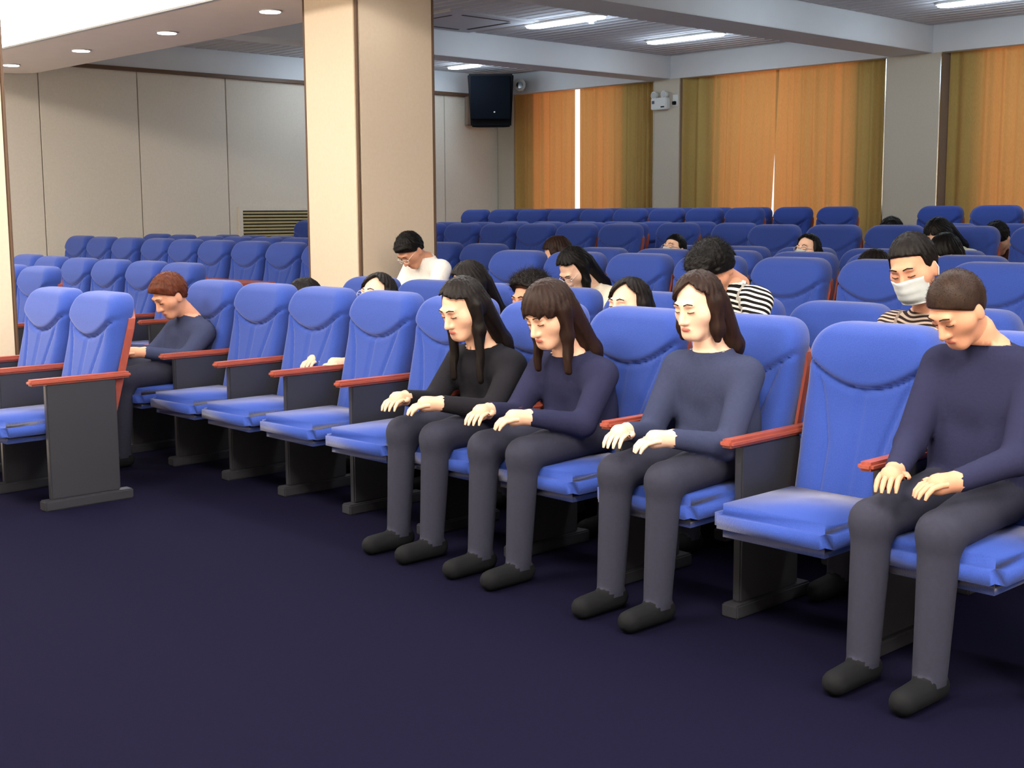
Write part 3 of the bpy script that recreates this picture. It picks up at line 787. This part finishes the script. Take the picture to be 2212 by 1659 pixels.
        w_ = .0007; Ls = L*rng.uniform(.4, 1.1, (len(pick), 1)); bend = rng.normal(0, .3, (len(pick), 3))*Ls
        tri = np.stack([p+a*w_, p-a*.5*w_+b*w_, p-a*.5*w_-b*w_, p+d*Ls+bend], 1).reshape(-1, 3)
        i0 = np.arange(len(pick))[:, None]*4
        tq = np.concatenate([i0+np.array([[0, 1, 3]]), i0+np.array([[1, 2, 3]]), i0+np.array([[2, 0, 3]])])
        so_ = link('loose_strands', np_mesh('loose_strands', tri@Rm+Hl, tq, [hm]), e); so_['kind'] = 'stuff'
    # ---- brows, eyes
    for s in (1, -1):
        if brows:
            bm = bmesh.new()
            P0 = [(.098, s*.014, .030), (.097, s*.030, .036), (.086, s*.047, .031)]
            for a, b in zip(P0[:-1], P0[1:]):
                aw, bw = tow(a), tow(b); mid = (aw+bw)/2; dv = Vector(bw-aw); L = dv.length
                bmesh.ops.create_cone(bm, cap_ends=True, segments=6, radius1=.0026*scale, radius2=.002*scale, depth=L*1.1,
                                      matrix=Matrix.Translation(Vector(mid)) @ dv.to_track_quat('Z', 'Y').to_matrix().to_4x4())
            obj('eyebrow', bm, hm, e)
        bm = bmesh.new()
        pv = [(.0875, s*.020, .000), (.0890, s*.032, -.0015), (.0805, s*.046, .001)]
        for a, b in zip(pv[:-1], pv[1:]):
            aw, bw = tow(a), tow(b); mid = (aw+bw)/2; dv = Vector(bw-aw); L = dv.length
            bmesh.ops.create_cone(bm, cap_ends=True, segments=6, radius1=.0018*scale, radius2=.0016*scale, depth=L*1.15,
                                  matrix=Matrix.Translation(Vector(mid)) @ dv.to_track_quat('Z', 'Y').to_matrix().to_4x4())
        obj('eye', bm, m_eyew, e)
    if glasses:
        gm = mat('glasses_'+glasses, {'clear': (226, 220, 210), 'silver': (205, 205, 215), 'grey': (150, 150, 155)}[glasses], .25, spec=.6)
        g = None; segs = []
        for s in (1, -1):
            ring = [(.108-.010*(abs(math.cos(a)) if math.cos(a) > 0 else 0), s*(.033+.024*math.cos(a)), .000+.019*math.sin(a)) for a in np.arange(17)/16*2*math.pi]
            segs += list(zip(ring[:-1], ring[1:]))
            segs += [((.098, s*.056, .006), (-.01, s*.083, .010)), ((-.01, s*.083, .010), (-.025, s*.083, -.01))]
        segs += [((.108, .010, .004), (.112, 0, .007)), ((.112, 0, .007), (.108, -.010, .004))]
        bm = bmesh.new()
        for a, b in segs:
            aw, bw = tow(a), tow(b); dv = Vector(bw-aw)
            bmesh.ops.create_cone(bm, cap_ends=True, segments=6, radius1=.0017, radius2=.0017, depth=dv.length*1.1,
                                  matrix=Matrix.Translation(Vector((aw+bw)/2)) @ dv.to_track_quat('Z', 'Y').to_matrix().to_4x4())
        obj('glasses', bm, gm, e)
    if mask:
        bm = bmesh.new(); rows = []
        for j in range(13):
            t = j/12; uu = -.016-.100*t
            row = []
            for i in range(25):
                a = (i/24-.5)*2*math.radians(78)
                rad_f = .094 - .012*t - .010*(2*t-1)**2*0
                fx = .022+rad_f*math.cos(a)*(.86+.14*math.cos(a)); ly = .074*math.sin(a)*(1-.12*t)
                nose = .020*math.exp(-(a/.30)**2)*(1-t)**1.2
                pl = .0025*math.sin(t*math.pi*6)*math.cos(a)
                chin = -.025*max(0, t-.7)/.3*math.cos(a)
                uz = uu+.012*math.cos(a)*(1-t)-.004*(1-math.cos(a))
                row.append(bm.verts.new(tow((fx+nose+pl+chin, ly, uz))))
            rows.append(row)
        for j in range(12):
            for i in range(24): bm.faces.new((rows[j][i], rows[j][i+1], rows[j+1][i+1], rows[j+1][i]))
        ext_ = bmesh.ops.solidify(bm, geom=list(bm.faces), thickness=.0015)
        mo = obj('face_mask', bm, m_maskm, e, smooth=True)
        for s in (1, -1):
            bm = bmesh.new()
            for a, b in (((.036, s*.071, -.02), (-.018, s*.084, .012)), ((.030, s*.064, -.105), (-.022, s*.082, -.045)), ((-.018, s*.084, .012), (-.03, s*.086, -.015)), ((-.03, s*.086, -.015), (-.022, s*.082, -.045))):
                aw, bw = tow(a), tow(b); dv = Vector(bw-aw)
                bmesh.ops.create_cone(bm, cap_ends=True, segments=6, radius1=.0016, radius2=.0016, depth=dv.length,
                                      matrix=Matrix.Translation(Vector((aw+bw)/2)) @ dv.to_track_quat('Z', 'Y').to_matrix().to_4x4())
            obj('ear_loop', bm, m_maskm, mo)
    if stool:
        t = thing('wooden_stool', 'plain wooden stool under the ' + stool, 'stool', (base.x+hip[0], base.y+hip[1], floorz))
        bm = bmesh.new(); cyl(bm, (0, 0, .425), .17, .035, n=24); obj('seat', bm, m_red, t)
        for a in range(4):
            bm = bmesh.new(); cyl(bm, (.12*math.cos(a*1.571+.785), .12*math.sin(a*1.571+.785), .204), .018, .408, n=10); obj('leg', bm, m_red, t)
    return e

def shirt(name, c): return mat('cloth_'+name, c, .92, .06, 90, bump=.2, spec=.1)
s_white = shirt('white', (236, 234, 230)); s_cream = shirt('cream', (226, 220, 204)); s_navy = shirt('navy', (38, 40, 66)); s_black = shirt('black', (30, 30, 36))
s_grey = shirt('grey', (70, 70, 82)); s_sage = shirt('pale_sage', (208, 212, 186)); s_brown = shirt('brown', (96, 62, 54)); s_slate = shirt('slate', (52, 58, 84))
s_zebra = stripe_mat('black_white_stripes', (24, 23, 24), (232, 228, 220), 44, .56, 0)
s_bstr = stripe_mat('brown_stripes', (44, 34, 34), (176, 160, 146), 62, .52, 0)
BK, DK, BR, RB = (11, 9, 9), (19, 14, 13), (36, 22, 17), (84, 42, 26)
T2, T1 = .134, .283
#      X     Y    ztop  pitch row  floor hair  colour shirt skin label
person(5.62, 6.90, -.132, 47, None, 0, 'short', BK, s_white, m_skin2, 'young man in white T-shirt and clear glasses bowing in front of the beige column', glasses='clear', short=True, scale=.95, hunch=(.14, .06), stool='young man in the white T-shirt')
person(4.32, 5.60, -.318, -14, 4.9, 0, 'bob', DK, s_navy, m_skin3, 'pale dark-haired woman with chin-length hair just left below the white T-shirt man', tilt_d=0, yaw_d=10, glasses='silver')
person(4.60, 5.16, -.255, 18, 4.9, 0, 'long', DK, s_slate, m_skin3, 'dark-haired woman seated right of the white T-shirt man, face hidden by hair')
person(3.66, 4.15, -.272, 20, 4.05, 0, 'long', DK, s_black, m_skin, 'woman with black-brown hair seated below and before the white T-shirt man', hv=1)
person(4.52, 4.61, -.285, 4, 4.9, 0, 'fuzzy', DK, s_grey, m_skin2, 'person with frizzy pinned-up dark hair between two dark-haired women')
person(3.66, 3.63, -.270, 22, 4.05, 0, 'bangs', BR, s_navy, m_skin, 'woman with brown fringe directly before the frizzy-haired person')
person(5.70, 5.43, -.213, 42, 6.19, T2, 'parted', BK, s_cream, m_skin3, 'woman with long black hair, glasses and cream top looking down', glasses='silver', yaw_d=-4, hunch=(.13, .11))
person(6.75, 6.60, -.176, 25, None, T2, 'long', BR, s_black, m_skin, 'brown-haired woman turned away behind the woman in the cream top', stool='turned-away brown-haired woman', yaw_d=-60)
person(7.52, 6.15, -.160, -14, 7.91, T2, 'crop', BK, s_black, m_skin3, 'man with glasses and mask peering over the seventh row of seats', glasses='grey', mask=True, scale=.88)
person(4.50, 3.46, -.112, 52, 4.9, 0, 'curly', BK, s_zebra, m_skin2, 'man with curly black hair and black-white striped shirt bending far forward', stripe=True, scale=.94, hunch=(.11, .07))
person(6.62, 5.02, -.222, 45, 7.05, T2, 'short', BK, s_black, m_skin, 'dark-haired person almost hidden behind the black-white striped man')
person(3.72, 2.93, -.212, 12, 4.05, 0, 'bob', BR, s_slate, m_skin3, scale=.93, label='brown-haired woman bowed in front of the black-white striped man')
person(4.48, 3.93, -.296, -6, 4.9, 0, 'bob', DK, s_grey, m_skin3, 'woman with side-parted brown hair left of the black-white striped man')
person(7.50, 4.98, -.152, -10, 7.91, T2, 'parted', BK, s_black, m_skin3, 'woman with grey glasses and mask peering over the seat backs', glasses='grey', mask=True, scale=.86)
person(4.42, 2.47, -.078, 20, 4.9, 0, 'crop', (15, 10, 9), s_bstr, m_skin2, 'man in white face mask and brown striped shirt looking down', mask=True, stripe=True, scale=.99, yaw_d=4, tilt_d=8)
person(3.70, 1.915, -.188, 36, 4.05, 0, 'buzz', (42, 29, 23), s_navy, m_skin2, 'man with brown buzz cut in front of the masked man', yaw_d=-15, scale=.90)
person(6.62, 3.95, -.226, 6, 7.05, T2, 'bangs', DK, s_black, m_skin3, 'girl with dark fringe peeking over a seat left of the masked man')
person(9.55, 5.54, -.060, 35, 10.0, T1, 'short', BK, s_white, m_skin, 'black-haired person low behind a seat before the pale window pillar')
person(8.72, 4.68, -.062, 50, 9.15, T1, 'parted', BK, s_sage, m_skin3, 'woman with long parted black hair and pale sage top bowing')
person(7.50, 3.98, -.150, 18, 7.91, T2, 'bangs', BK, s_black, m_skin3, 'dark-haired girl just behind the masked man, before the sage-topped woman')
person(9.55, 4.64, -.096, 55, 10.0, T1, 'short', BK, s_brown, m_skin, 'black-haired person in brown between two seats near right picture edge')
person(3.78, 6.88, -.338, 30, 4.05, 0, 'short', RB, s_slate, m_skin2, 'person with tousled red-brown hair before the left seats')
person(4.42, 6.42, -.384, 30, 4.9, 0, 'bob', DK, s_black, m_skin3, 'dark-haired woman bowed low at the foot of the beige column')
